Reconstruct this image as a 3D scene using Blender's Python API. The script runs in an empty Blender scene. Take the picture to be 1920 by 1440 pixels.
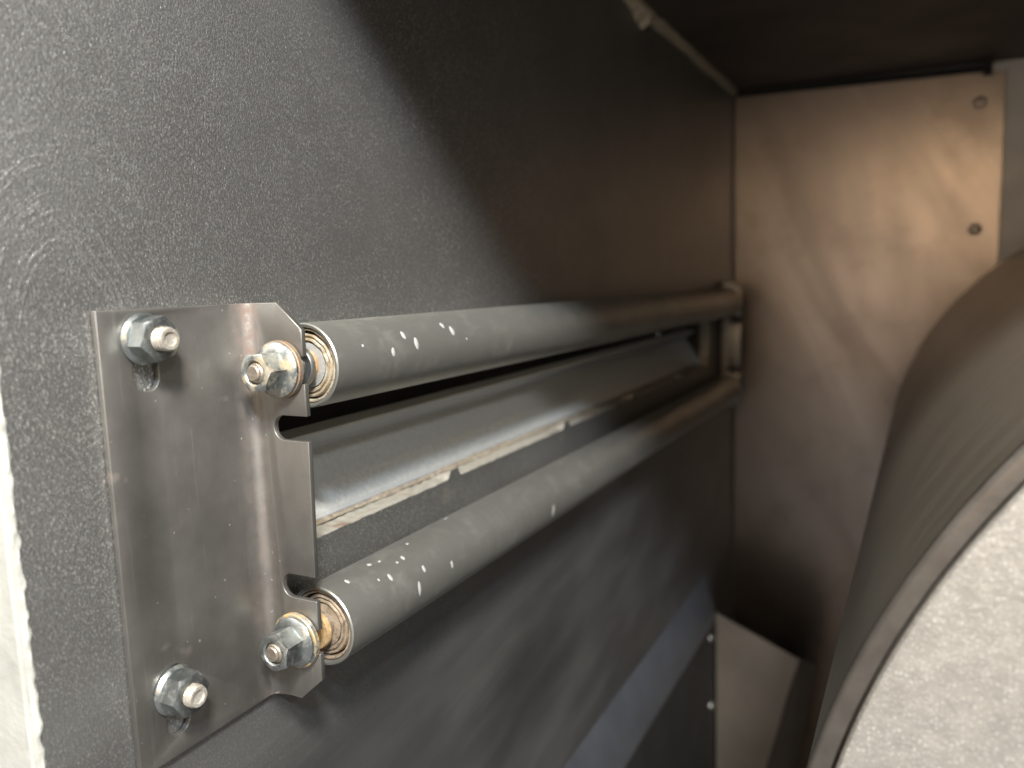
import bpy, bmesh, math, random
from mathutils import Vector, Matrix, noise

random.seed(7)
C = bpy.context.scene
COL = C.collection

# ------------------------------------------------------------------ camera
cam_d = bpy.data.cameras.new("camera")
cam = bpy.data.objects.new("camera", cam_d)
COL.objects.link(cam)
rx = Vector((0.88604443, 0.46236572, -0.03381148))      # camera right in world
dn = Vector((0.02929799, -0.12863251, -0.99125945))     # camera down
fw = Vector((-0.46267364, 0.87730931, -0.12752051))     # camera forward
m = Matrix((rx, -dn, -fw)).transposed().to_4x4()
m.translation = Vector((0.2, 0.0, 0.0))
cam.matrix_world = m
cam_d.sensor_width = 36.0
cam_d.lens = 27.75
cam_d.clip_start = 0.005
cam_d.clip_end = 50
cam_d.dof.use_dof = True
cam_d.dof.focus_distance = 0.262
cam_d.dof.aperture_fstop = 8.5
C.camera = cam

# ------------------------------------------------------------------ light
w = bpy.data.worlds.new("World")
C.world = w
w.use_nodes = True
bg = w.node_tree.nodes["Background"]
bg.inputs[0].default_value = (0.93, 0.94, 0.93, 1)
bg.inputs[1].default_value = 0.45


def area(name, loc, target, size, energy, color, size_y=None):
    d = bpy.data.lights.new(name, 'AREA')
    d.energy = energy
    d.color = color
    d.size = size
    if size_y:
        d.shape = 'RECTANGLE'
        d.size_y = size_y
    o = bpy.data.objects.new(name, d)
    COL.objects.link(o)
    o.location = loc
    v = Vector(target) - Vector(loc)
    o.rotation_euler = v.to_track_quat('-Z', 'Y').to_euler()
    return o


area("ceiling_lamp", (0.87, -0.96, 1.18), (0.05, 0.3, -0.05), 0.22, 11, (1.0, 0.96, 0.88))
area("near_key_added", (0.42, -0.22, 0.515), (0.05, 0.2, -0.05), 0.10, 16, (1.0, 0.965, 0.89))  # added near key to brighten the front of the wall; source unseen
area("cool_lamp", (1.8, -0.96, 1.10), (0.05, 0.3, -0.05), 0.08, 12, (0.92, 0.94, 1.0))
area("cool_fill_added", (0.98, -0.96, 1.05), (0.02, 0.6, -0.3), 0.11, 22, (0.64, 0.78, 1.0))  # second cool lamp, added to reach past the drum; no window seen
area("warm_lamp", (0.28, -0.95, 0.23), (0.22, 0.94, 0.05), 0.24, 2.5, (1.0, 0.70, 0.40), 0.22)
area("warm_lamp_low", (-0.05, -0.95, -0.06), (0.14, 0.94, 0.0), 0.24, 0.85, (1.0, 0.82, 0.66), 0.24)

C.view_settings.view_transform = 'Standard'
C.view_settings.look = 'None'
C.view_settings.exposure = 0
C.view_settings.gamma = 1
C.cycles.use_denoising = True
C.cycles.max_bounces = 10
C.cycles.glossy_bounces = 6
C.cycles.sample_clamp_indirect = 6


# ------------------------------------------------------------------ materials
class NT:
    def __init__(self, name):
        self.m = bpy.data.materials.new(name)
        self.m.use_nodes = True
        self.t = self.m.node_tree
        self.t.nodes.clear()
        self.out = self.n('ShaderNodeOutputMaterial')
        self.p = self.n('ShaderNodeBsdfPrincipled')
        self.l(self.p.outputs[0], self.out.inputs[0])
        self.co = self.n('ShaderNodeTexCoord').outputs['Object']

    def n(self, typ, **kw):
        x = self.t.nodes.new(typ)
        for k, v in kw.items():
            setattr(x, k, v)
        return x

    def l(self, a, b):
        self.t.links.new(a, b)

    def put(self, sock, v):
        if hasattr(v, 'node'):
            self.l(v, sock)
        elif isinstance(v, (tuple, list)) and len(v) == 3 and sock.type == 'RGBA':
            sock.default_value = (*v, 1)
        else:
            sock.default_value = v

    def mapping(self, scale=(1, 1, 1), rot=(0, 0, 0), loc=(0, 0, 0), src=None):
        x = self.n('ShaderNodeMapping')
        self.l(src or self.co, x.inputs[0])
        x.inputs['Scale'].default_value = scale
        x.inputs['Rotation'].default_value = rot
        x.inputs['Location'].default_value = loc
        return x.outputs[0]

    def noise(self, scale, detail=3, rough=0.55, vec=None, dist=0.0):
        x = self.n('ShaderNodeTexNoise')
        self.l(vec or self.co, x.inputs['Vector'])
        x.inputs['Scale'].default_value = scale
        x.inputs['Detail'].default_value = detail
        x.inputs['Roughness'].default_value = rough
        x.inputs['Distortion'].default_value = dist
        return x.outputs[0]

    def spots(self, scale, radius, keep, vec=None):
        x = self.n('ShaderNodeTexVoronoi')
        self.l(vec or self.co, x.inputs['Vector'])
        x.inputs['Scale'].default_value = scale
        sc = self.n('ShaderNodeSeparateColor')
        self.l(x.outputs['Color'], sc.inputs[0])
        d = self.ramp(x.outputs['Distance'], radius, radius * 0.5)
        return self.math('MULTIPLY', d, self.ramp(sc.outputs[0], keep, min(1.0, keep + 0.25)))

    def ramp(self, f, a, b, lo=0.0, hi=1.0):
        x = self.n('ShaderNodeMapRange')
        x.clamp = True
        self.put(x.inputs[0], f)
        for i, v in zip((1, 2, 3, 4), (a, b, lo, hi)):
            self.put(x.inputs[i], v)
        return x.outputs[0]

    def mix(self, f, a, b):
        x = self.n('ShaderNodeMix', data_type='RGBA')
        self.put(x.inputs[0], f)
        self.put(x.inputs[6], a)
        self.put(x.inputs[7], b)
        return x.outputs[2]

    def math(self, op, a, b=0.0):
        x = self.n('ShaderNodeMath', operation=op)
        self.put(x.inputs[0], a)
        self.put(x.inputs[1], b)
        return x.outputs[0]

    def bump(self, h, strength, dist, prev=None):
        x = self.n('ShaderNodeBump')
        x.inputs['Strength'].default_value = strength
        x.inputs['Distance'].default_value = dist
        self.put(x.inputs['Height'], h)
        if prev:
            self.l(prev, x.inputs['Normal'])
        return x.outputs[0]

    def done(self, color, rough, metal, normal=None, **kw):
        self.put(self.p.inputs['Base Color'], color)
        self.put(self.p.inputs['Roughness'], rough)
        self.put(self.p.inputs['Metallic'], metal)
        if normal:
            self.l(normal, self.p.inputs['Normal'])
        for k, v in kw.items():
            self.put(self.p.inputs[k], v)
        return self.m


HL = Vector((0.0, 0.11, -0.62))          # housing origin


def mat_wall():
    t = NT("side_panel_steel")
    sp = t.mapping((1, 1, 0.55), rot=(math.radians(12), 0, 0))
    n1 = t.noise(620, 2, 0.6, sp)
    n2 = t.noise(1500, 1, 0.5, sp)
    big = t.noise(14, 3, 0.6)
    smear = t.noise(17, 3, 0.55, t.mapping((1, 0.28, 1), src=t.mapping(rot=(math.radians(-6), 0, 0))))
    fine = t.noise(260, 3, 0.7, t.mapping((1, 0.05, 1), src=t.mapping(rot=(math.radians(-6), 0, 0))))
    sxz = t.n('ShaderNodeSeparateXYZ')
    t.l(t.co, sxz.inputs[0])
    upper = t.ramp(sxz.outputs[2], 0.62 - 0.19, 0.62 - 0.07)
    # grinder swirls: rings about a point near the front edge
    c = Vector((0, 0.131, -0.012)) - HL
    sv = t.mapping((1, 1.7, 1), loc=(0, -c.y * 1.7, -c.z), rot=(math.radians(0), 0, 0))
    v = t.n('ShaderNodeVectorMath', operation='LENGTH')
    t.l(sv, v.inputs[0])
    d = t.math('ADD', v.outputs['Value'], t.math('MULTIPLY', t.noise(28, 2, 0.5), 0.009))
    comb = t.n('ShaderNodeCombineXYZ')
    t.put(comb.inputs[0], t.math('MULTIPLY', d, 520.0))
    t.put(comb.inputs[1], t.math('MULTIPLY', t.noise(14, 0, 0.5), 7.0))
    rn = t.n('ShaderNodeTexNoise')
    t.l(comb.outputs[0], rn.inputs['Vector'])
    rn.inputs['Scale'].default_value = 1.0
    rn.inputs['Detail'].default_value = 2.0
    mask = t.math('MULTIPLY', t.ramp(d, 0.020, 0.032), t.ramp(d, 0.075, 0.045))
    mask = t.math('MULTIPLY', mask, t.ramp(t.noise(420, 2, 0.6), 0.38, 0.58, 0.25, 1.0))
    swirl = t.math('MULTIPLY', t.ramp(rn.outputs[0], 0.56, 0.66), mask)
    pv = t.mapping((1, 1, 0.7), rot=(math.radians(14), 0, 0))
    p1 = t.noise(1450, 2, 0.75, pv)
    p2 = t.noise(2600, 2, 0.6, pv)
    fleck = t.math('MULTIPLY', t.ramp(p1, 0.54, 0.62), t.ramp(t.noise(70, 2, 0.6), 0.25, 0.6, 0.35, 1.0))
    fleck = t.math('MULTIPLY', fleck, upper)
    fleck2 = t.math('MULTIPLY', t.ramp(p2, 0.58, 0.68), upper)
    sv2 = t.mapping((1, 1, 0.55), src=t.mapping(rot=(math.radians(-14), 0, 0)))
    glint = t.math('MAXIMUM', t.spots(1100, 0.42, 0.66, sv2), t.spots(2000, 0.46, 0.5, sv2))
    glint = t.math('MULTIPLY', glint, t.ramp(sxz.outputs[1], 0.18, 0.36, 1.0, 0.25))  # sparkle dots fade with depth, where the wall lies in shade
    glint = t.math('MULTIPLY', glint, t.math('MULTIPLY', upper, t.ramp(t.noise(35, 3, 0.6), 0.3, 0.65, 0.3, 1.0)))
    dark = t.math('MULTIPLY', t.ramp(p1, 0.48, 0.36), upper)
    p1 = t.math('MULTIPLY', p1, t.ramp(upper, 0, 1, 0.15, 1.0))
    b = t.bump(p1, 0.6, 0.0003)
    b = t.bump(p2, 0.6, 0.0002, b)
    b = t.bump(swirl, 0.4, 0.0002, b)
    col = t.mix(t.ramp(big, 0.35, 0.7), (0.36, 0.356, 0.343), (0.31, 0.302, 0.29))
    col = t.mix(t.math('MULTIPLY', t.ramp(fine, 0.55, 0.75), t.ramp(upper, 0, 1, 0.35, 0.06)), col, (0.52, 0.52, 0.5))
    col = t.mix(t.math('MULTIPLY', swirl, 0.4), col, (0.55, 0.54, 0.5))
    col = t.mix(t.math('MULTIPLY', fleck, 0.32), col, (0.8, 0.8, 0.78))
    col = t.mix(t.math('MULTIPLY', fleck2, 0.35), col, (0.8, 0.8, 0.78))
    col = t.mix(t.math('MULTIPLY', dark, 0.4), col, (0.19, 0.19, 0.185))
    col = t.mix(t.math('MULTIPLY', glint, 1.0), col, (1.0, 1.0, 0.97))  # metal sparkle painted into the base colour as white dots
    lowm = t.math('SUBTRACT', 1.0, upper)
    col = t.mix(t.math('MULTIPLY', t.math('MULTIPLY', t.ramp(smear, 0.48, 0.68), lowm), 0.4), col, (0.56, 0.56, 0.53))
    col = t.mix(t.math('MULTIPLY', t.math('MULTIPLY', t.ramp(smear, 0.48, 0.3), lowm), 0.4), col, (0.19, 0.175, 0.16))
    for sy, sz in ((0.3085, -0.0985), (0.4440, -0.0970)):
        dv = t.n('ShaderNodeVectorMath', operation='DISTANCE')
        t.l(t.co, dv.inputs[0])
        dv.inputs[1].default_value = Vector((0, sy, sz)) - HL
        dd = t.math('ADD', dv.outputs['Value'], t.math('MULTIPLY', t.noise(300, 3, 0.6), 0.006))
        col = t.mix(t.ramp(dd, 0.0085, 0.0055, 0.0, 0.35), col, (0.60, 0.56, 0.48))
    sm2 = t.math('MULTIPLY', t.math('SUBTRACT', t.ramp(smear, 0.3, 0.7), 0.5), t.ramp(upper, 0, 1, 0.11, 0.02))
    r = t.math('SUBTRACT', t.math('ADD', 0.45, sm2), t.math('MULTIPLY', glint, 0.14))
    return t.done(col, r, 0.93, b)


def mat_steel(name, ca, cb, ra, rb, scale=40, metal=0.95, grain=900, gstr=0.15, stretch=(1, 1, 1), rust=0.0, rustcol=(0.22, 0.10, 0.045), rscale=120, rlo=0.58, rhi=0.68):
    t = NT(name)
    big = t.noise(scale, 4, 0.6)
    sp = t.mapping(stretch)
    g = t.noise(grain, 2, 0.6, sp)
    col = t.mix(t.ramp(big, 0.35, 0.68), ca, cb)
    rough = t.math('ADD', t.ramp(t.noise(scale * 2.3, 3, 0.6, sp), 0.3, 0.7, ra, rb), t.math('MULTIPLY', g, 0.06))
    met = metal
    if rust > 0:
        rn = t.noise(rscale, 4, 0.7)
        rm = t.math('MULTIPLY', t.ramp(rn, rlo, rhi), rust)
        col = t.mix(rm, col, rustcol)
        met = t.math('SUBTRACT', metal, t.math('MULTIPLY', rm, metal * 0.9))
        rough = t.math('ADD', rough, t.math('MULTIPLY', rm, 0.35))
        b = t.bump(g, gstr, 0.0002)
        b = t.bump(rn, 0.25 * rust, 0.0006, b)
    else:
        b = t.bump(g, gstr, 0.0002)
    return t.done(col, rough, met, b)


def mat_bracket():
    t = NT("bracket_steel")
    big = t.noise(55, 4, 0.6)
    g = t.noise(1300, 2, 0.6)
    streak = t.noise(600, 3, 0.7, t.mapping((1, 1, 0.06), rot=(math.radians(-20), 0, 0)))
    col = t.mix(t.ramp(big, 0.35, 0.68), (0.25, 0.237, 0.216), (0.195, 0.184, 0.167))
    # rust along the bend (object origin is the foot of the bend)
    sx = t.n('ShaderNodeSeparateXYZ')
    t.l(t.co, sx.inputs[0])
    dist = t.n('ShaderNodeVectorMath', operation='LENGTH')
    cx = t.n('ShaderNodeCombineXYZ')
    t.l(sx.outputs[0], cx.inputs[0])
    t.l(sx.outputs[1], cx.inputs[1])
    t.l(cx.outputs[0], dist.inputs[0])
    near = t.ramp(dist.outputs['Value'], 0.0085, 0.003)
    top = t.ramp(sx.outputs[2], 0.108, 0.121, 0.35, 1.0)
    rn = t.noise(170, 5, 0.75)
    rm = t.math('MULTIPLY', t.math('MULTIPLY', near, top), t.ramp(rn, 0.38, 0.62))
    sp = t.math('MULTIPLY', t.ramp(t.noise(420, 2, 0.5), 0.70, 0.74), 0.7)
    spots = t.math('MULTIPLY', t.ramp(t.noise(48, 3, 0.6), 0.66, 0.74), 0.55)
    rm = t.math('MAXIMUM', rm, spots)
    col = t.mix(t.math('MULTIPLY', rm, 0.7), col, (0.21, 0.125, 0.09))
    col = t.mix(t.math('MULTIPLY', t.ramp(streak, 0.6, 0.75), 0.25), col, (0.45, 0.43, 0.40))
    col = t.mix(t.math('MULTIPLY', sp, near), col, (0.62, 0.56, 0.46))
    col = t.mix(t.math('MULTIPLY', t.ramp(t.noise(520, 1, 0.5), 0.77, 0.79), 0.8), col, (0.7, 0.66, 0.58))
    r = t.math('ADD', t.ramp(t.noise(38, 3, 0.6), 0.3, 0.7, 0.42, 0.53), t.math('MULTIPLY', rm, 0.3))
    r = t.math('ADD', r, t.math('MULTIPLY', near, 0.14))
    b = t.bump(g, 0.10, 0.00012)
    b = t.bump(t.noise(130, 2, 0.5), 0.12, 0.0006, b)
    return t.done(col, r, t.ramp(rm, 0, 1, 0.85, 0.4), b)


def mat_roller(band=0.0):
    t = NT("roller_tube_steel")
    # axis of the tube is object Y
    big = t.noise(45, 4, 0.65, t.mapping((1, 0.5, 1)))
    ringn = t.noise(1, 3, 0.6, t.mapping((0.0, 300, 0.0)))
    ringm = t.math('MULTIPLY', t.ramp(ringn, 0.52, 0.66), t.ramp(t.noise(9, 1, 0.5, t.mapping((0, 1, 0))), 0.5, 0.62))
    g = t.noise(1100, 2, 0.6)
    sx = t.n('ShaderNodeSeparateXYZ')
    t.l(t.co, sx.inputs[0])
    y = sx.outputs[1]
    bm_ = t.math('MULTIPLY', t.ramp(y, 0.078, 0.092), t.ramp(y, 0.150, 0.118))
    bm_ = t.math('MULTIPLY', bm_, t.ramp(ringn, 0.40, 0.62))
    ringm = t.math('ADD', t.math('MULTIPLY', ringm, 0.6), t.math('MULTIPLY', bm_, band))
    dust = t.ramp(t.noise(95, 4, 0.7), 0.50, 0.72)
    scr = t.math('MULTIPLY', t.ramp(t.noise(900, 2, 0.6, t.mapping((1, 0.10, 1), rot=(0.5, 0, 0.4))), 0.66, 0.70), t.ramp(t.noise(50, 2), 0.5, 0.62))
    pit = t.ramp(t.noise(300, 3, 0.7), 0.66, 0.74)
    col = t.mix(t.ramp(big, 0.3, 0.7), (0.42, 0.412, 0.37), (0.33, 0.322, 0.285))
    col = t.mix(t.math('MULTIPLY', ringm, 0.35), col, (0.5, 0.49, 0.46))
    col = t.mix(t.math('MULTIPLY', dust, 0.18), col, (0.52, 0.50, 0.45))
    col = t.mix(t.math('MULTIPLY', scr, 0.6), col, (0.62, 0.60, 0.55))
    col = t.mix(t.math('MULTIPLY', pit, 0.4), col, (0.5, 0.48, 0.43))
    r = t.math('ADD', t.ramp(big, 0.3, 0.7, 0.36, 0.46), t.math('MULTIPLY', g, 0.05))
    r = t.math('ADD', r, t.math('MULTIPLY', dust, 0.1))
    b = t.bump(g, 0.10, 0.00015)
    return t.done(col, r, 0.82, b)


def mat_rail():
    t = NT("inner_rail_steel")
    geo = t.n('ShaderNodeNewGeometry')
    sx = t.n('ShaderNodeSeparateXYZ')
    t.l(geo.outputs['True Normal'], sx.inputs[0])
    st = t.noise(60, 4, 0.65, t.mapping((1, 0.12, 1)))
    g = t.noise(500, 3, 0.7)
    col = t.mix(t.ramp(st, 0.3, 0.7), (0.50, 0.515, 0.53), (0.42, 0.43, 0.44))
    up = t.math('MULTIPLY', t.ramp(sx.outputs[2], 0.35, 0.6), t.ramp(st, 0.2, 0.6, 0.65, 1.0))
    col = t.mix(up, col, t.mix(t.ramp(g, 0.35, 0.65), (0.68, 0.66, 0.58), (0.54, 0.52, 0.455)))  # upward faces coloured paler, standing in for light on the band
    b = t.bump(g, 0.2, 0.0004)
    return t.done(col, t.ramp(st, 0.3, 0.7, 0.40, 0.52), t.ramp(up, 0, 1, 0.35, 0.15), b)


def mat_edge():
    t = NT("cut_edge_crust")
    n = t.noise(330, 4, 0.7, t.mapping((1, 0.5, 1)))
    n2 = t.noise(60, 3, 0.6)
    col = t.mix(t.ramp(n, 0.35, 0.65), (0.42, 0.395, 0.335), (0.31, 0.285, 0.235))
    col = t.mix(t.math('MULTIPLY', t.ramp(n2, 0.54, 0.68), 0.8), col, (0.24, 0.15, 0.10))
    b = t.bump(n, 0.6, 0.0008)
    return t.done(col, 0.62, 0.25, b)


def mat_zinc(name, stain, stcol):
    t = NT(name)
    n = t.noise(160, 4, 0.65)
    f = t.noise(700, 3, 0.7)
    col = t.mix(t.ramp(n, 0.35, 0.65), (0.42, 0.445, 0.44), (0.28, 0.30, 0.295))
    col = t.mix(t.math('MULTIPLY', t.ramp(f, 0.55, 0.75), 0.4), col, (0.60, 0.58, 0.50))
    rm = t.math('MULTIPLY', t.ramp(t.noise(230, 4, 0.7), 0.60 - 0.2 * stain, 0.70 - 0.1 * stain), stain)
    col = t.mix(rm, col, stcol)
    r = t.math('ADD', t.ramp(f, 0.3, 0.7, 0.26, 0.46), t.math('MULTIPLY', rm, 0.4))
    met = t.ramp(rm, 0, 1, 0.95, 0.2)
    b = t.bump(f, 0.15, 0.0002)
    return t.done(col, r, met, b)


def mat_rust(name, ca, cb, cc, rough=0.75, metal=0.1):
    t = NT(name)
    n = t.noise(260, 5, 0.7)
    n2 = t.noise(620, 3, 0.7)
    col = t.mix(t.ramp(n, 0.38, 0.62), ca, cb)
    col = t.mix(t.ramp(n2, 0.55, 0.7), col, cc)
    b = t.bump(n2, 0.6, 0.0005)
    b = t.bump(n, 0.4, 0.0006, b)
    return t.done(col, rough, metal, b)


def mat_back():
    t = NT("back_panel_steel")
    st = t.noise(11, 3, 0.6, t.mapping((1, 1, 0.28), src=t.mapping(rot=(0, math.radians(28), 0))), 0.6)
    big = t.noise(6, 3, 0.6)
    g = t.noise(500, 2, 0.6)
    col = t.mix(t.ramp(st, 0.3, 0.7), (0.31, 0.262, 0.228), (0.21, 0.176, 0.155))
    col = t.mix(t.math('MULTIPLY', t.ramp(t.noise(19, 4, 0.65), 0.5, 0.72), 0.45), col, (0.15, 0.122, 0.108))
    r = t.math('ADD', t.ramp(st, 0.3, 0.7, 0.26, 0.35), t.math('MULTIPLY', big, 0.05))
    b = t.bump(st, 0.03, 0.004)
    b = t.bump(g, 0.1, 0.0003, b)
    return t.done(col, r, 0.93, b)


def mat_end():
    t = NT("drum_end_zinc")
    v = t.n('ShaderNodeTexVoronoi')
    v.inputs['Scale'].default_value = 260
    t.l(t.co, v.inputs['Vector'])
    n = t.noise(130, 4, 0.7)
    g = t.noise(900, 2, 0.6)
    col = t.mix(t.ramp(n, 0.35, 0.65), (0.49, 0.457, 0.408), (0.41, 0.38, 0.34))
    fl = t.math('MAXIMUM', t.spots(900, 0.42, 0.6), t.spots(1700, 0.45, 0.5))
    dk = t.ramp(t.noise(1000, 3, 0.65), 0.46, 0.36)
    col = t.mix(t.math('MULTIPLY', fl, 0.5), col, (0.90, 0.87, 0.80))  # sparkle of the end face painted into its colour as pale dots
    col = t.mix(t.math('MULTIPLY', dk, 0.2), col, (0.42, 0.39, 0.355))
    b = t.bump(t.noise(800, 3, 0.6), 0.4, 0.0004)
    b = t.bump(g, 0.2, 0.0002, b)
    return t.done(col, t.ramp(v.outputs[0], 0, 1, 0.42, 0.58), 0.75, b)


def mat_paint():
    t = NT("cream_paint")
    n = t.noise(60, 4, 0.6)
    col = t.mix(t.ramp(n, 0.4, 0.7), (0.47, 0.465, 0.415), (0.38, 0.375, 0.335))
    b = t.bump(t.noise(150, 4, 0.6), 0.5, 0.001)
    return t.done(col, 0.45, 0.0, b)


M = dict(
    wall=mat_wall(), bracket=mat_bracket(), roller=mat_roller(0.0), roller2=mat_roller(0.8), edge=mat_edge(),
    zinc=mat_zinc("zinc_clean", 0.25, (0.45, 0.40, 0.28)),
    zincstain=mat_zinc("zinc_stained", 0.62, (0.46, 0.34, 0.16)),
    zincorange=mat_zinc("zinc_orange", 1.0, (0.48, 0.32, 0.12)),
    rusty=mat_rust("bearing_rust", (0.36, 0.27, 0.155), (0.45, 0.41, 0.335), (0.17, 0.115, 0.07), 0.62, 0.3),
    rustdark=mat_rust("bearing_rust_dark", (0.26, 0.20, 0.14), (0.38, 0.30, 0.21), (0.14, 0.10, 0.07), 0.65, 0.35),
    orange=mat_rust("orange_rust", (0.38, 0.25, 0.11), (0.28, 0.17, 0.08), (0.48, 0.38, 0.22), 0.85, 0.0),
    washer=mat_rust("washer_steel", (0.20, 0.165, 0.135), (0.28, 0.18, 0.10), (0.16, 0.145, 0.13), 0.55, 0.4),
    seal=mat_rust("seal_grey", (0.50, 0.50, 0.48), (0.42, 0.42, 0.40), (0.56, 0.52, 0.44), 0.45, 0.5),
    stud=mat_rust("stud_steel", (0.50, 0.465, 0.40), (0.38, 0.335, 0.275), (0.62, 0.60, 0.54), 0.5, 0.5),
    axle=mat_rust("axle_steel", (0.42, 0.36, 0.28), (0.36, 0.31, 0.25), (0.48, 0.44, 0.37), 0.42, 0.8),
    bushing=mat_steel("bushing_steel", (0.42, 0.42, 0.40), (0.36, 0.36, 0.34), 0.3, 0.42, 150),
    back=mat_back(), end=mat_end(), paint=mat_paint(),
    dark=mat_steel("dark_sheet", (0.20, 0.168, 0.15), (0.15, 0.125, 0.112), 0.5, 0.6, 8, 0.8),
    rail=mat_rail(),
    shell=mat_steel("drum_shell_steel", (0.45, 0.408, 0.345), (0.37, 0.335, 0.283), 0.31, 0.38, 8, 0.88, 240, 0.06, (1, 9, 1)),
    rim=mat_steel("drum_rim_steel", (0.19, 0.17, 0.148), (0.145, 0.128, 0.112), 0.36, 0.48, 70, 0.9, 700, 0.3),
    flash=mat_steel("flashing_steel", (0.26, 0.275, 0.31), (0.21, 0.222, 0.25), 0.36, 0.46, 20, 0.75),
    skirt=mat_steel("skirt_dark", (0.05, 0.05, 0.05), (0.04, 0.04, 0.04), 0.5, 0.6, 20, 0.3),
    chute=mat_steel("chute_steel", (0.33, 0.30, 0.265), (0.27, 0.245, 0.218), 0.45, 0.55, 20, 0.6),
    rear=mat_steel("rear_sheet", (0.48, 0.455, 0.435), (0.42, 0.40, 0.38), 0.5, 0.6, 10, 0.6),
    bead=mat_rust("seam_bead", (0.52, 0.46, 0.35), (0.40, 0.34, 0.25), (0.62, 0.56, 0.45), 0.7, 0.1),
    lip=mat_steel("lip_painted_light", (0.84, 0.80, 0.69), (0.76, 0.72, 0.62), 0.5, 0.6, 40, 0.0, 600, 0.1, (1, 0.2, 1)),  # pale colour stands in for light on the shaded lip
    crust=mat_rust("rust_crust", (0.30, 0.26, 0.195), (0.19, 0.15, 0.108), (0.40, 0.365, 0.29), 0.8, 0.0),
    rivet=mat_steel("rivet_steel", (0.50, 0.42, 0.35), (0.42, 0.35, 0.29), 0.3, 0.4, 90, 0.5),
    flat_black=NT("matte_black").done((0.012, 0.012, 0.012), 0.8, 0.0),
    speck=NT("white_speck").done((0.36, 0.36, 0.34), 0.6, 0.0),
)


# ------------------------------------------------------------------ helpers
def link(name, bm, mats, parent=None, origin=(0, 0, 0), smooth=False, bevel=0.0, segs=2, angle=40, weld=False):
    """bm is in world coordinates; origin is where the object's own origin goes."""
    o0 = Vector(origin)
    if weld:
        bmesh.ops.remove_doubles(bm, verts=bm.verts, dist=1e-6)
    bmesh.ops.translate(bm, verts=bm.verts, vec=-o0)
    me = bpy.data.meshes.new(name)
    bm.to_mesh(me)
    bm.free()
    for mm in (mats if isinstance(mats, (list, tuple)) else [mats]):
        me.materials.append(mm)
    if smooth:
        for p in me.polygons:
            p.use_smooth = True
        me.set_sharp_from_angle(angle=math.radians(35))
    o = bpy.data.objects.new(name, me)
    COL.objects.link(o)
    if parent is not None:
        o.parent = parent
        o.location = o0 - world_loc(parent)
    else:
        o.location = o0
    if bevel:
        md = o.modifiers.new("bevel", 'BEVEL')
        md.width = bevel
        md.segments = segs
        md.limit_method = 'ANGLE'
        md.angle_limit = math.radians(angle)
        md.harden_normals = False
    return o


def world_loc(o):
    v = Vector(o.location)
    while o.parent:
        o = o.parent
        v += Vector(o.location)
    return v


def thing(name, label, cat, loc, group=None):
    o = bpy.data.objects.new(name, None)
    o.empty_display_size = 0.02
    COL.objects.link(o)
    o.location = loc
    return tag(o, label, cat, group)


def tag(o, label, cat, group=None):
    o['label'] = label
    o['category'] = cat
    if group:
        o['group'] = group
    return o


def box(bm, x0, x1, y0, y1, z0, z1):
    vs = [bm.verts.new((x, y, z)) for x in (x0, x1) for y in (y0, y1) for z in (z0, z1)]
    for f in ((0, 1, 3, 2), (4, 6, 7, 5), (0, 4, 5, 1), (2, 3, 7, 6), (0, 2, 6, 4), (1, 5, 7, 3)):
        bm.faces.new([vs[i] for i in f])
    return bm


def prism(pts, d, mat_of_side=None):
    """closed outline pts (Vector list) extruded by vector d"""
    bm = bmesh.new()
    a = [bm.verts.new(p) for p in pts]
    b = [bm.verts.new(Vector(p) + Vector(d)) for p in pts]
    bm.faces.new(a)
    bm.faces.new(list(reversed(b)))
    n = len(a)
    for i in range(n):
        bm.faces.new((a[i], b[i], b[(i + 1) % n], a[(i + 1) % n]))
    bmesh.ops.recalc_face_normals(bm, faces=bm.faces)
    return bm


def lathe(profile, axis, centre, n=48, bm=None, jitter=0.0):
    """profile: list of (r, t): t along axis. axis 'Y' or 'X'. r=0 closes."""
    bm = bm or bmesh.new()
    cx, cy, cz = centre
    rings = []
    for r, t in profile:
        ring = []
        if r < 1e-9:
            p = (cx, cy + t, cz) if axis == 'Y' else (cx + t, cy, cz)
            ring = [bm.verts.new(p)]
        else:
            for i in range(n):
                a = 2 * math.pi * i / n
                rr = r
                if jitter:
                    rr += jitter * noise.noise(Vector((math.cos(a) * 3, math.sin(a) * 3, t * 900)))
                u, v = rr * math.cos(a), rr * math.sin(a)
                p = (cx + u, cy + t, cz + v) if axis == 'Y' else (cx + t, cy + u, cz + v)
                ring.append(bm.verts.new(p))
        rings.append(ring)
    for A, B in zip(rings[:-1], rings[1:]):
        if len(A) == 1 and len(B) == 1:
            continue
        for i in range(n):
            j = (i + 1) % n
            if len(A) == 1:
                bm.faces.new((A[0], B[i], B[j]))
            elif len(B) == 1:
                bm.faces.new((A[i], B[0], A[j]))
            else:
                bm.faces.new((A[i], B[i], B[j], A[j]))
    bmesh.ops.recalc_face_normals(bm, faces=bm.faces)
    return bm


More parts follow.
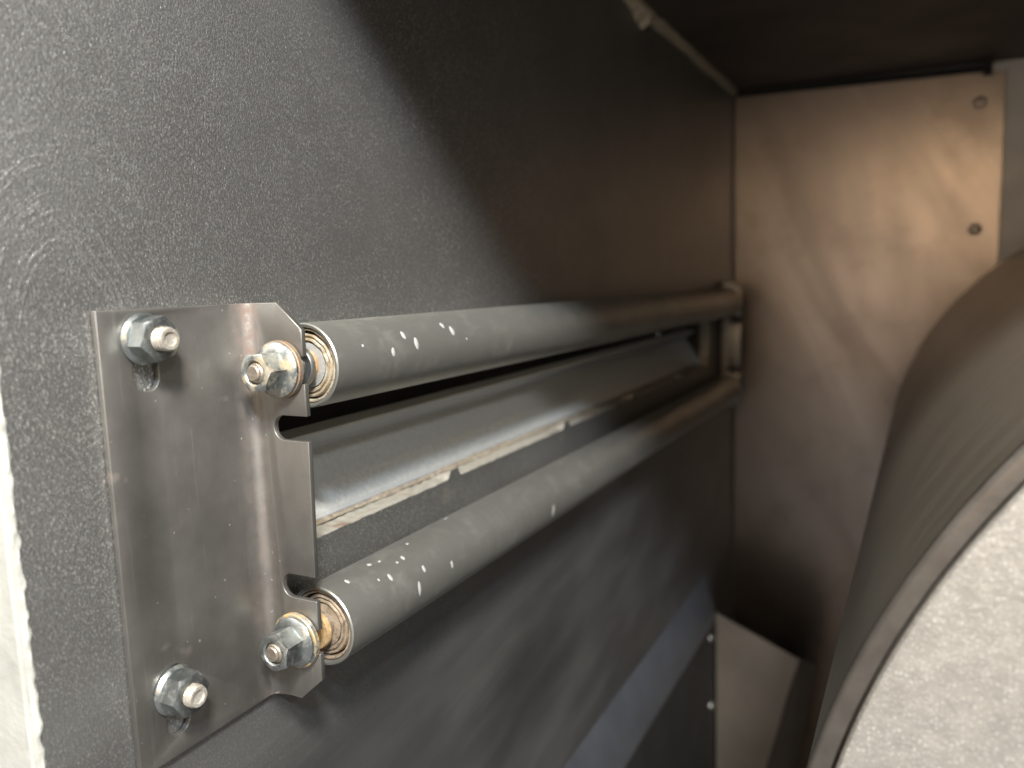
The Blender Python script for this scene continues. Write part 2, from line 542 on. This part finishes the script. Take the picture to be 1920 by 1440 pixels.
def hexnut(axis, centre, sgn, t0, h, af, hole, rot, fl_r, fl_h):
    """flange nut: t0 is the seat, body grows in direction sgn along axis."""
    bm = bmesh.new()
    cx, cy, cz = centre
    rc = af / 2 / math.cos(math.pi / 6)
    n = 60

    def P(r, a, t):
        u, v = r * math.cos(a), r * math.sin(a)
        s = t0 + sgn * t
        return (cx + u, cy + s, cz + v) if axis == 'Y' else (cx + s, cy + u, cz + v)

    def hexr(a):
        k = (a - rot) % (math.pi / 3) - math.pi / 6
        return af / 2 / math.cos(k)
    ang = [rot + 2 * math.pi * i / n for i in range(n)]
    rings = []

    def ring(fr, ft):
        rings.append([bm.verts.new(P(fr(a), a, ft(a))) for a in ang])
    ring(lambda a: fl_r, lambda a: 0)
    ring(lambda a: fl_r, lambda a: fl_h * 0.45)
    ring(lambda a: fl_r * 0.975, lambda a: fl_h * 0.62)
    ring(lambda a: max(hexr(a), rc * 0.98) + 0.0001, lambda a: fl_h * 1.25)
    ring(lambda a: hexr(a), lambda a: fl_h * 1.3)
    # 30 degree chamfer on the crown
    ring(lambda a: hexr(a), lambda a: h - (hexr(a) - af / 2 * 0.97) * 0.75)
    ring(lambda a: af / 2 * 0.95, lambda a: h)
    ring(lambda a: hole * 1.14, lambda a: h)
    ring(lambda a: hole, lambda a: h - hole * 0.14)
    ring(lambda a: hole, lambda a: 0)
    for A, B in zip(rings, rings[1:] + rings[:1]):
        for i in range(n):
            j = (i + 1) % n
            bm.faces.new((A[i], B[i], B[j], A[j]))
    bmesh.ops.recalc_face_normals(bm, faces=bm.faces)
    return bm


# ------------------------------------------------------------------ machine housing
Z0, Z1 = -0.62, 0.2045
Y0, Y1 = 0.1115, 0.945
housing = thing('machine_housing', 'dark steel housing walls enclosing the two rollers and the drum', 'machine housing', HL)

# side panel with a long slot between the rollers
WT = 0.0098
SY0, SY1, SZ0, SZ1 = 0.203, 0.822, -0.0925, -0.031


def slot_low():
    pts = []
    tabs = [0.3165, 0.4518, 0.5835, 0.716]
    y = SY0
    while y < SY1 - 1e-6:
        z = SZ0 + 0.00035 * noise.noise(Vector((y * 160, 3.1, 0))) + 0.00025 * noise.noise(Vector((y * 600, 7.7, 0)))
        for tb in tabs:
            d = abs(y - tb)
            if d < 0.0056:
                z += 0.0040 * min(1.0, max(0.0, (0.0056 - d) / 0.0022))
        pts.append((y, z))
        y += 0.0011
    pts.append((SY1, SZ0))
    return pts


low = slot_low()
inner = low + [(SY1, SZ1), (SY0, SZ1)]
outer = [(Y0, Z0), (Y1, Z0), (Y1, Z1), (Y0, Z1)]
bm = bmesh.new()
vi = [bm.verts.new((0, y, z)) for y, z in inner]
vo = [bm.verts.new((0, y, z)) for y, z in outer]
edges = [bm.edges.new((L[i], L[(i + 1) % len(L)])) for L in (vi, vo) for i in range(len(L))]
bmesh.ops.triangle_fill(bm, edges=edges, use_beauty=True)
for f in bm.faces:
    f.material_index = 0
    f.normal_update()
    if f.normal.x < 0:
        f.normal_flip()
bi = []
for k, (y, z) in enumerate(inner):
    zz = z
    if k < len(low) - 1:
        zz = SZ0 + 0.0006 * noise.noise(Vector((y * 220, 9.3, 2))) + (z - SZ0) * 0.08
    bi.append(bm.verts.new((-WT, y, zz)))
for i in range(len(inner)):
    j = (i + 1) % len(inner)
    f = bm.faces.new((vi[i], vi[j], bi[j], bi[i]))
    f.material_index = 1
bo = [bm.verts.new((-WT, y, z)) for y, z in outer]
for i in range(4):
    j = (i + 1) % 4
    bm.faces.new((vo[j], vo[i], bo[i], bo[j]))
link('side_panel', bm, [M['wall'], M['edge']], housing, HL)

# profile of the inner rail seen through the slot (X, Z)
prof = [(-0.0125, -0.1020), (-0.0128, -0.0908), (-0.0137, -0.0892), (-0.0193, -0.0822), (-0.0206, -0.0804),
        (-0.0288, -0.0668), (-0.0286, -0.0656), (-0.0208, -0.0592), (-0.0208, -0.0588),
        (-0.0315, -0.0584), (-0.0315, -0.1020)]
bm = prism([Vector((x, SY0 - 0.01, z)) for x, z in prof], (0, SY1 - SY0 + 0.03, 0))
rail = link('inner_rail', bm, M['rail'], housing, HL, bevel=0.0006, segs=3, angle=12)
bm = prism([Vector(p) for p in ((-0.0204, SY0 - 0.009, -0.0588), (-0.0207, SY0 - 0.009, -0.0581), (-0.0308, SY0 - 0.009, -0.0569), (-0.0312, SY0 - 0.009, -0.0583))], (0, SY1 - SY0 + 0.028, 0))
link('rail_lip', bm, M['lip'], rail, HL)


def bead(path_fn, n, rad_fn, m=8):
    bm = bmesh.new()
    rings = []
    for i in range(n):
        p, ax, u, v = path_fn(i / (n - 1))
        ring = []
        for k in range(m):
            a = 2 * math.pi * k / m
            r = rad_fn(i / (n - 1), a)
            ring.append(bm.verts.new(p + u * (r * math.cos(a)) + v * (r * math.sin(a))))
        rings.append(ring)
    for A, B in zip(rings[:-1], rings[1:]):
        for k in range(m):
            bm.faces.new((A[k], B[k], B[(k + 1) % m], A[(k + 1) % m]))
    bm.faces.new(rings[0])
    bm.faces.new(rings[-1])
    bmesh.ops.recalc_face_normals(bm, faces=bm.faces)
    return bm


def crust_path(t):
    y = SY0 + 0.003 + t * 0.60
    return Vector((-WT - 0.0016 + 0.0005 * noise.noise(Vector((y * 120, 5, 0))), y, SZ0 + 0.0006)), None, Vector((1, 0, 0)), Vector((0, 0, 1))


def crust_rad(t, a):
    y = SY0 + 0.003 + t * 0.60
    f = max(0.0, noise.noise(Vector((y * 45, 1.7, 0))) + 0.25) * (1.15 - t)
    return 0.0012 + 0.0012 * f + 0.0005 * abs(noise.noise(Vector((math.cos(a) * 1.5, math.sin(a) * 1.5, y * 300))))


link('rust_crust', bead(crust_path, 560, crust_rad, 8), M['crust'], housing, HL, smooth=True)
bm = bmesh.new()
box(bm, -0.072, -0.070, SY0 - 0.03, SY1 + 0.05, -0.135, 0.01)
box(bm, -0.0698, -WT - 0.0003, SY0 - 0.03, SY1 + 0.05, 0.006, 0.008)
box(bm, -0.0698, -WT - 0.0003, SY0 - 0.03, SY1 + 0.05, -0.135, -0.133)
box(bm, -0.0698, -WT - 0.0003, SY0 - 0.032, SY0 - 0.0303, -0.132, 0.0055)
box(bm, -0.0698, -WT - 0.0003, SY1 + 0.0503, SY1 + 0.052, -0.132, 0.0055)
link('slot_casing', bm, M['dark'], housing, HL)

# top panel, tilted a hair as in the photograph
bm = bmesh.new()
vs = []
XR = 0.83
for y in (0.1325, Y1 + 0.02):
    for x, z in ((-0.01, Z1 + 0.0006), (XR, Z1 - 0.017), (XR, Z1 - 0.014), (-0.01, Z1 + 0.0036)):
        vs.append(bm.verts.new((x, y, z)))
for f in ((0, 1, 2, 3), (7, 6, 5, 4), (0, 4, 5, 1), (1, 5, 6, 2), (2, 6, 7, 3), (3, 7, 4, 0)):
    bm.faces.new([vs[i] for i in f])
bmesh.ops.recalc_face_normals(bm, faces=bm.faces)
link('top_panel', bm, M['dark'], housing, HL)

# rear sheet and the riveted cover in front of it
bm = box(bmesh.new(), -0.01, XR, 0.9445 + 0.001, 0.9485, Z0, Z1)
link('rear_panel', bm, M['rear'], housing, HL)
YB = 0.940
cov = [(0.0015, Z0), (0.2625, Z0), (0.2625, 0.1895), (0.2485, 0.190), (0.2480, 0.1935), (0.2440, 0.1937), (0.2430, 0.1905), (0.0015, 0.1985)]
bm = prism([Vector((x, YB, z)) for x, z in cov], (0, 0.003, 0))
cover = link('back_panel', bm, M['back'], housing, HL, bevel=0.0006)
for i, (x, z) in enumerate(((0.2412, 0.1618), (0.2410, 0.0375), (0.2410, -0.087))):
    if i == 0:
        bm = lathe([(0.0062, 0), (0.0060, -0.0006), (0.0048, -0.0016), (0.002, -0.0022), (0, -0.0023)], 'Y', (x, YB, z), 24)
        rv = link('rivet', bm, M['rivet'], cover, (x, YB, z), smooth=True)
    else:
        r2 = rv.copy()
        COL.objects.link(r2)
        r2.parent = cover
        r2.location = Vector((x, YB, z)) - HL
# black strip standing in for the shade in the gap above the cover
bm = prism([Vector((0.0005, 0.9412, 0.185)), Vector((0.2435, 0.9412, 0.185)), Vector((0.2435, 0.9412, 0.1985)), Vector((0.0005, 0.9412, 0.2043))], (0, 0.003, 0))
link('gap_shade_strip', bm, M['flat_black'], housing, HL)
bm = box(bmesh.new(), 0.2425, 0.2505, 0.936, 0.9395, 0.1865, 0.2000)
link('hanging_tab', bm, M['flat_black'], housing, HL)

# far side of the housing and its floor pan
bm = box(bmesh.new(), XR + 0.0005, XR + 0.003, 0.1325, Y1, Z0, Z1 - 0.02)
link('far_side_panel', bm, M['dark'], housing, HL)
bm = box(bmesh.new(), 0.0005, XR, 0.1325, Y1, Z0 - 0.003, Z0 - 0.0005)
link('floor_pan', bm, M['dark'], housing, HL)

# painted front edge of the housing with a ragged paint line
bm = box(bmesh.new(), -0.09, -0.0004, 0.1085, 0.1112, Z0, 0.26)
fr = link('front_frame', bm, M['paint'], housing, HL, bevel=0.0006)


def paint_path(t):
    z = -0.30 + t * 0.30
    return Vector((-0.0003, 0.1108 + 0.0003 * noise.noise(Vector((0, 0, z * 190))), z)), None, Vector((1, 0, 0)), Vector((0, 1, 0))


def paint_rad(t, a):
    z = -0.30 + t * 0.30
    return 0.0008 + 0.0007 * noise.noise(Vector((a, 1.0, z * 260))) + 0.0004 * max(0, noise.noise(Vector((4, 2, z * 90))))


link('paint_bead', bead(paint_path, 260, paint_rad), M['paint'], fr, HL, smooth=True)


def seam_path(t):
    y = 0.135 + t * (0.935 - 0.135)
    return Vector((0.001, y, Z1 - 0.001)), None, Vector((1, 0, 0)), Vector((0, 0, 1))


def seam_rad(t, a):
    y = 0.135 + t * 0.8
    r = 0.0065 + 0.0028 * noise.noise(Vector((math.cos(a), math.sin(a), y * 22))) + 0.0016 * noise.noise(Vector((math.cos(a) * 2, math.sin(a) * 2, y * 70)))
    r *= 1.0 - 0.25 * t
    r += 0.009 * math.exp(-((y - 0.610) / 0.02) ** 2) * max(0, -math.sin(a)) * (0.8 + 0.9 * noise.noise(Vector((math.cos(a), 3.3, y * 120))))
    return max(0.002, r)


link('seam_bead', bead(seam_path, 220, seam_rad, 12), M['bead'], housing, HL, smooth=True)

# sloped flashing, dark skirt, screws, chute plate at the bottom
bm = prism([Vector((0.0005, 0.13, -0.312)), Vector((0.0125, 0.13, -0.3555)), Vector((0.0125, 0.13, -0.3585)), Vector((0.0005, 0.13, -0.3155))], (0, 0.67, 0))
link('sloped_flashing', bm, M['flash'], housing, HL, bevel=0.0012)
bm = box(bmesh.new(), 0.0015, 0.0115, 0.131, 0.798, Z0, -0.3592)
skirt = link('skirt_plate', bm, M['skirt'], housing, HL, bevel=0.0016)
for i, z in enumerate((-0.3725, -0.4475)):
    p = Vector((0.0115, 0.779, z))
    if i == 0:
        bm = lathe([(0.0052, 0), (0.0050, 0.0016), (0.0034, 0.0034), (0.0, 0.0040)], 'X', p, 20)
        sc = link('screw', bm, M['zinc'], skirt, p, smooth=True)
    else:
        s2 = sc.copy()
        COL.objects.link(s2)
        s2.parent = skirt
        s2.location = p - HL
A = Vector((0.0125, 0.80, -0.354)); B = Vector((0.096, 0.80, -0.3890)); D = Vector((0.087, 0.80, -0.421)); E_ = Vector((0.040, 0.80, -0.615)); F = Vector((0.0125, 0.80, -0.615))
bm = prism([A, B, D, E_, F], (0, 0.0025, 0))
G = Vector((0.1055, 0.86, -0.4225)); H = Vector((0.075, 0.86, -0.615))
for q in ((B, G, H, E_, D),):
    f1 = [bm.verts.new(p + Vector((0.0002, 0.0004, 0))) for p in q]
    f2 = [bm.verts.new(p + Vector((0.0, 0.0028, 0))) for p in q]
    bm.faces.new(f1)
    bm.faces.new(list(reversed(f2)))
    for i in range(5):
        bm.faces.new((f1[i], f2[i], f2[(i + 1) % 5], f1[(i + 1) % 5]))
bmesh.ops.recalc_face_normals(bm, faces=bm.faces)
link('chute_plate', bm, M['chute'], housing, HL)


# ------------------------------------------------------------------ brackets
BZT, BZB = -0.0038, -0.1392
TH = 0.002


def arc(cx, cz, r, a0, a1, n=8):
    return [(cx + r * math.cos(math.radians(a0 + (a1 - a0) * i / n)), cz + r * math.sin(math.radians(a0 + (a1 - a0) * i / n))) for i in range(n + 1)]


def open_slot(z0, z1, xend, xo):
    """slot open to the free edge: from top z0 to bottom z1, closed round end at xend"""
    r = (z0 - z1) / 2
    return [(xo, z0)] + arc(xend + r, (z0 + z1) / 2, r, 90, 270, 12) + [(xo, z1)]


def make_bracket(name):
    """sheet bent to an L; y is measured from the flange's front face, x from the wall"""
    bm = bmesh.new()
    R = 0.0032                      # inside bend radius
    xo = 0.0248
    ym = 0.0535                     # width of the wall leg
    # flange outline in (x, z), front face y = 0
    fl = [(TH + R, BZT), (0.0150, BZT), (xo, -0.0125)]
    fl += open_slot(-0.0212, -0.0300, 0.0110, xo)
    fl += open_slot(-0.0405, -0.0487, 0.0104, xo)
    fl += open_slot(-0.0945, -0.1027, 0.0092, xo - 0.0012)
    fl += open_slot(-0.1128, -0.1210, 0.0105, xo - 0.0012)
    fl += [(xo - 0.0012, -0.1302), (0.0140, -0.1388), (TH + R + 0.004, BZB + 0.0005), (TH + R, BZB)]
    f = bm.faces.new([bm.verts.new((x, 0, z)) for x, z in fl])
    # bend
    k = 8
    prev = [(TH + R, 0)]
    pts = [(TH + R - R * math.sin(math.pi / 2 * i / k), -R + R * math.cos(math.pi / 2 * i / k)) for i in range(k + 1)]
    for (xa, ya), (xb, yb) in zip(pts[:-1], pts[1:]):
        bm.faces.new([bm.verts.new(p) for p in ((xa, ya, BZT), (xa, ya, BZB), (xb, yb, BZB), (xb, yb, BZT))])
    # wall leg with two vertical obround slots
    loops = [[(-R, BZT), (-R, BZB), (-ym, BZB), (-ym, BZT)]]
    for yc, za, zb in ((-0.0395, -0.0100, -0.0235), (-0.0395, -0.1150, -0.1288)):
        r = 0.0042
        loops.append([(yc + u, zb + v) for u, v in arc(0, 0, r, 180, 360, 10)] + [(yc + u, za + v) for u, v in arc(0, 0, r, 0, 180, 10)])
    es = []
    for L in loops:
        vs = [bm.verts.new((TH, y, z)) for y, z in L]
        es += [bm.edges.new((vs[i], vs[(i + 1) % len(vs)])) for i in range(len(vs))]
    bmesh.ops.triangle_fill(bm, edges=es, use_beauty=True)
    bmesh.ops.remove_doubles(bm, verts=bm.verts, dist=1e-5)
    bmesh.ops.recalc_face_normals(bm, faces=bm.faces)
    return bm


def finish_bracket(o):
    md = o.modifiers.new("sheet", 'SOLIDIFY')
    md.thickness = TH
    md.offset = -1
    b = o.modifiers.new("bevel", 'BEVEL')
    b.width = 0.00025
    b.segments = 2
    b.limit_method = 'ANGLE'
    b.angle_limit = math.radians(50)


YF = 0.190
bm = make_bracket('roller_bracket')
# make the normals point towards the viewer's side (-Y on the flange, +X on the leg)
bm.faces.ensure_lookup_table()
if bm.faces[0].normal.y > 0:
    bmesh.ops.reverse_faces(bm, faces=bm.faces)
br = link('roller_bracket', bm, M['bracket'], None)
for p in br.data.polygons:
    p.use_smooth = True
br.data.set_sharp_from_angle(angle=math.radians(30))
br.data.transform(Matrix.Translation((0, 0, 0.1392)))
br.location = (0.0003, YF, -0.1392)
finish_bracket(br)
tag(br, 'slotted steel angle bracket in the foreground bolted to the side wall', 'bracket', 'roller brackets')
# the far one is its mirror image
me = br.data.copy()
me.transform(Matrix.Diagonal((1, -1, 1, 1)))
me.flip_normals()
fb = bpy.data.objects.new('roller_bracket', me)
COL.objects.link(fb)
fb.location = (0.0003, 0.862, -0.1422)
finish_bracket(fb)
tag(fb, 'slotted angle bracket far back by the copper-toned rear panel, holding the roller ends', 'bracket', 'roller brackets')


# ------------------------------------------------------------------ wall bolts
def wall_bolt(y, z, tip, rot, label, dirty):
    base = Vector((TH + 0.0003, y, z))
    t = thing('wall_bolt', label, 'bolt', base, 'bolts fixing the bracket to the wall')
    bm = hexnut('X', (0, y, z), 1, base.x + 0.0001, 0.0078, 0.0117, 0.0034, rot, 0.0075, 0.0015)
    link('flange_nut', bm, M['zinc'], t, base, smooth=True)
    # threaded stud
    prof = [(0.0, base.x - 0.002), (0.0032, base.x - 0.002)]
    x = base.x
    while x < tip - 0.0009:
        prof += [(0.0029, x), (0.00345, x + 0.00045), (0.00345, x + 0.0006), (0.0029, x + 0.0010)]
        x += 0.0012
    prof += [(0.0033, tip - 0.0006), (0.0030, tip), (0.0021, tip), (0.0019, tip - 0.0005), (0.0, tip - 0.0007)]
    link('threaded_stud', lathe(prof, 'X', (0, y, z), 32, jitter=0.00012), M['stud'], t, base, smooth=True)
    return t


wall_bolt(0.1504, -0.0124, 0.0138, math.radians(14), 'zinc flange nut with white crusted stud at the top of the bracket', 0)
wall_bolt(0.1500, -0.1183, 0.0128, math.radians(2), 'zinc flange nut and stud at the bottom of the bracket leg, above its slot', 0)


# ------------------------------------------------------------------ rollers
def roller(x, z, sag, label, rot, kind, specks, tube_y):
    root = Vector((x, YF, z))
    t = thing('conveyor_roller', label, 'roller', root, 'conveyor rollers between the brackets')
    R = 0.0143
    y1 = 0.842
    # tube (sags a little toward the far bracket)
    prof = [(0.0125, 0.010), (0.0128, 0.0006), (0.0132, 0.0001), (R - 0.0004, 0.0), (R, 0.0005)]
    L = y1 - tube_y
    prof += [(R, L * i / 12) for i in range(1, 12)]
    prof += [(R, L - 0.0005), (R - 0.0005, L), (0.012, L), (0.012, L - 0.01)]
    bm = lathe(prof, 'Y', (x, tube_y, z), 96)
    tube = link('tube', bm, M['roller'] if kind == 0 else M['roller2'], t, (x, tube_y, z), smooth=True)
    # bearing pressed into the tube mouth
    q = tube_y
    main = M['rusty'] if kind == 0 else M['rustdark']
    bm = lathe([(0.01262, q + 0.006), (0.0126, q + 0.0022), (0.0124, q + 0.0012), (0.0119, q + 0.0010), (0.0116, q + 0.0016), (0.0115, q + 0.006)], 'Y', (x, 0, z), 64, jitter=0.0003)
    brg = link('bearing', bm, main, t, root, smooth=True)
    bm = lathe([(0.0109, q + 0.006), (0.0108, q + 0.0022), (0.0104, q + 0.0014), (0.0100, q + 0.0013), (0.0097, q + 0.0021), (0.0093, q + 0.0021), (0.0090, q + 0.0012), (0.0085, q + 0.0011), (0.0083, q + 0.0018), (0.0079, q + 0.0018), (0.0076, q + 0.006)], 'Y', (x, 0, z), 72, jitter=0.0004)
    link('outer_ring', bm, main, brg, root, smooth=True)
    bm = lathe([(0.0077, q + 0.004), (0.0076, q + 0.0016), (0.0060, q + 0.0013), (0.0050, q + 0.0014), (0.0049, q + 0.004)], 'Y', (x, 0, z), 64)
    link('seal', bm, M['seal'] if kind == 0 else M['rustdark'], brg, root, smooth=True)
    # bushing and collar between the bracket and the bearing
    bm = lathe([(0.0032, q + 0.003), (0.0052, q + 0.003), (0.0052, q - 0.0012), (0.0050, q - 0.0016), (0.0032, q - 0.0016)], 'Y', (x, 0, z), 48, jitter=0.0003)
    link('collar', bm, M['orange'] if kind == 0 else M['axle'], t, root, smooth=True)
    bm = lathe([(0.0032, q - 0.0018), (0.0066, q - 0.0018), (0.0070, q - 0.0022), (0.0070, q - 0.0034), (0.0066, q - 0.0040), (0.0044, q - 0.0040), (0.0042, YF + 0.0019), (0.0041, YF - 0.0002), (0.0032, YF - 0.0002)], 'Y', (x, 0, z), 48)
    link('bushing', bm, M['bushing'] if kind == 0 else M['orange'], t, root, smooth=True)
    # washer and flange nut outside the bracket
    bm = lathe([(0.0034, YF - 0.0002), (0.0091, YF - 0.0002), (0.0094, YF - 0.0005), (0.0094, YF - 0.0021), (0.0091, YF - 0.0024), (0.0034, YF - 0.0024)], 'Y', (x, 0, z), 64, jitter=0.00015)
    link('washer', bm, M['washer'] if kind == 0 else M['zincorange'], t, root, smooth=True)
    bm = hexnut('Y', (x, 0, z), -1, YF - 0.0025, 0.0099, 0.0114, 0.0036, rot, 0.0090 if kind == 0 else 0.0086, 0.0016)
    link('flange_nut', bm, M['zincstain'] if kind == 0 else M['zinc'], t, root, smooth=True)
    # axle running through everything
    bm = lathe([(0, 0.1768), (0.0022, 0.1768), (0.0026, 0.1772), (0.0027, 0.1778), (0.0033, 0.1784), (0.0033, 0.86), (0, 0.86)], 'Y', (x, 0, z), 32)
    link('axle', bm, M['axle'], t, root, smooth=True)
    # dried white paint specks on the tube
    for i, (y, ang, s, el) in enumerate(specks):
        a = math.radians(ang)
        bm = bmesh.new()
        n = 14
        top = bm.verts.new((0, 0, 0.00016))
        ring, mid = [], []
        for k in range(n):
            b = 2 * math.pi * k / n
            r = s * 1.15 * (1 + 0.28 * noise.noise(Vector((math.cos(b) * 1.3 + i, math.sin(b) * 1.3, i * 3.7))))
            u, v = r * math.cos(b), r * el * math.sin(b)
            ring.append(bm.verts.new((u, v, -v * v / (2 * R) - 0.00003)))
            mid.append(bm.verts.new((u * .8, v * .8, -v * v * .64 / (2 * R) + 0.0001)))
        for k in range(n):
            j = (k + 1) % n
            bm.faces.new((top, mid[k], mid[j]))
            bm.faces.new((mid[k], ring[k], ring[j], mid[j]))
        # local x -> world Y, local y -> tangent, local z -> outward
        out = Vector((math.cos(a), 0, math.sin(a)))
        tan = Vector((-math.sin(a), 0, math.cos(a)))
        mt = Matrix((Vector((0, 1, 0)), tan, out)).transposed().to_4x4()
        mt.translation = Vector((x, y, z)) + out * R
        bmesh.ops.transform(bm, matrix=mt, verts=bm.verts)
        bmesh.ops.recalc_face_normals(bm, faces=bm.faces)
        link('paint_speck', bm, M['speck'], tube, (x, tube_y, z), smooth=True)
    # tilt: far end a few millimetres lower
    t.rotation_euler = (-sag / 0.65, 0, 0)
    return t


UP = [(0.2310, 7.9, .0010, 1.4), (0.2402, 31.3, .0010, 1.5), (0.2463, 16.3, .00115, 1.7), (0.2692, 41.3, .0009, 1.4), (0.2738, 29.2, .0012, 1.5), (0.2828, 11.8, .0004, 1.2), (0.215, 23.0, .0005, 1.0)]
LO = [(0.2105, 70.8, .0007, 1.5), (0.2262, 80.5, .0009, .9), (0.231, 76.0, .0006, .8), (0.2367, 58.3, .0005, 1), (0.2411, 60.7, .0008, 1.2), (0.2516, 82.4, .0007, .9), (0.247, 28.5, .0008, 1.6), (0.228, 42.9, .0008, 1.7), (0.2652, 10.6, .0006, 2.6), (0.2875, 100.8, .0008, .6), (0.2412, 4.0, .0008, 3.4), (0.3655, -9.0, .0010, 3.2), (0.2222, 47.9, .0004, 1.4)]
roller(0.0163, -0.0252, 0.003, 'upper steel roller with six white specks and a rust-ringed end', math.radians(4), 0, UP, 0.2000)
roller(0.0152, -0.1170, 0.003, 'lower steel roller with many white specks, under the long wall slot', math.radians(22), 1, LO, 0.2005)

# ------------------------------------------------------------------ drum
DX, DZ, DR = 0.415, -0.190, 0.2472
dloc = Vector((DX, 0.2, DZ))
drum = thing('drum', 'large brown steel drum with a bright grey end at lower right', 'drum', dloc)
n = 256
prof = [(DR - 0.0016, 0.2030), (DR - 0.0006, 0.2034)] + [(DR - 0.0006, 0.2034 + 0.69 * i / 10) for i in range(1, 10)] + [(DR - 0.0006, 0.897), (DR - 0.002, 0.899), (0.05, 0.899), (0.0, 0.899)]
link('shell', lathe(prof, 'Y', (DX, 0, DZ), n), M['shell'], drum, dloc, smooth=True)
RI = 0.2419
prof = [(RI, 0.2120), (RI, 0.2006), (RI + 0.0004, 0.2), (DR - 0.0014, 0.2), (DR - 0.0010, 0.2001), (DR - 0.0003, 0.2006), (DR, 0.2014), (DR, 0.2028), (DR - 0.0014, 0.2029)]
link('rim', lathe(prof, 'Y', (DX, 0, DZ), n), M['rim'], drum, dloc, smooth=True)
prof = [(RI - 0.0009, 0.2115), (RI - 0.0009, 0.2006), (RI - 0.0016, 0.1997), (0.12, 0.1990), (0.0, 0.1990)]
link('end_plate', lathe(prof, 'Y', (DX, 0, DZ), n), M['end'], drum, dloc, smooth=True)
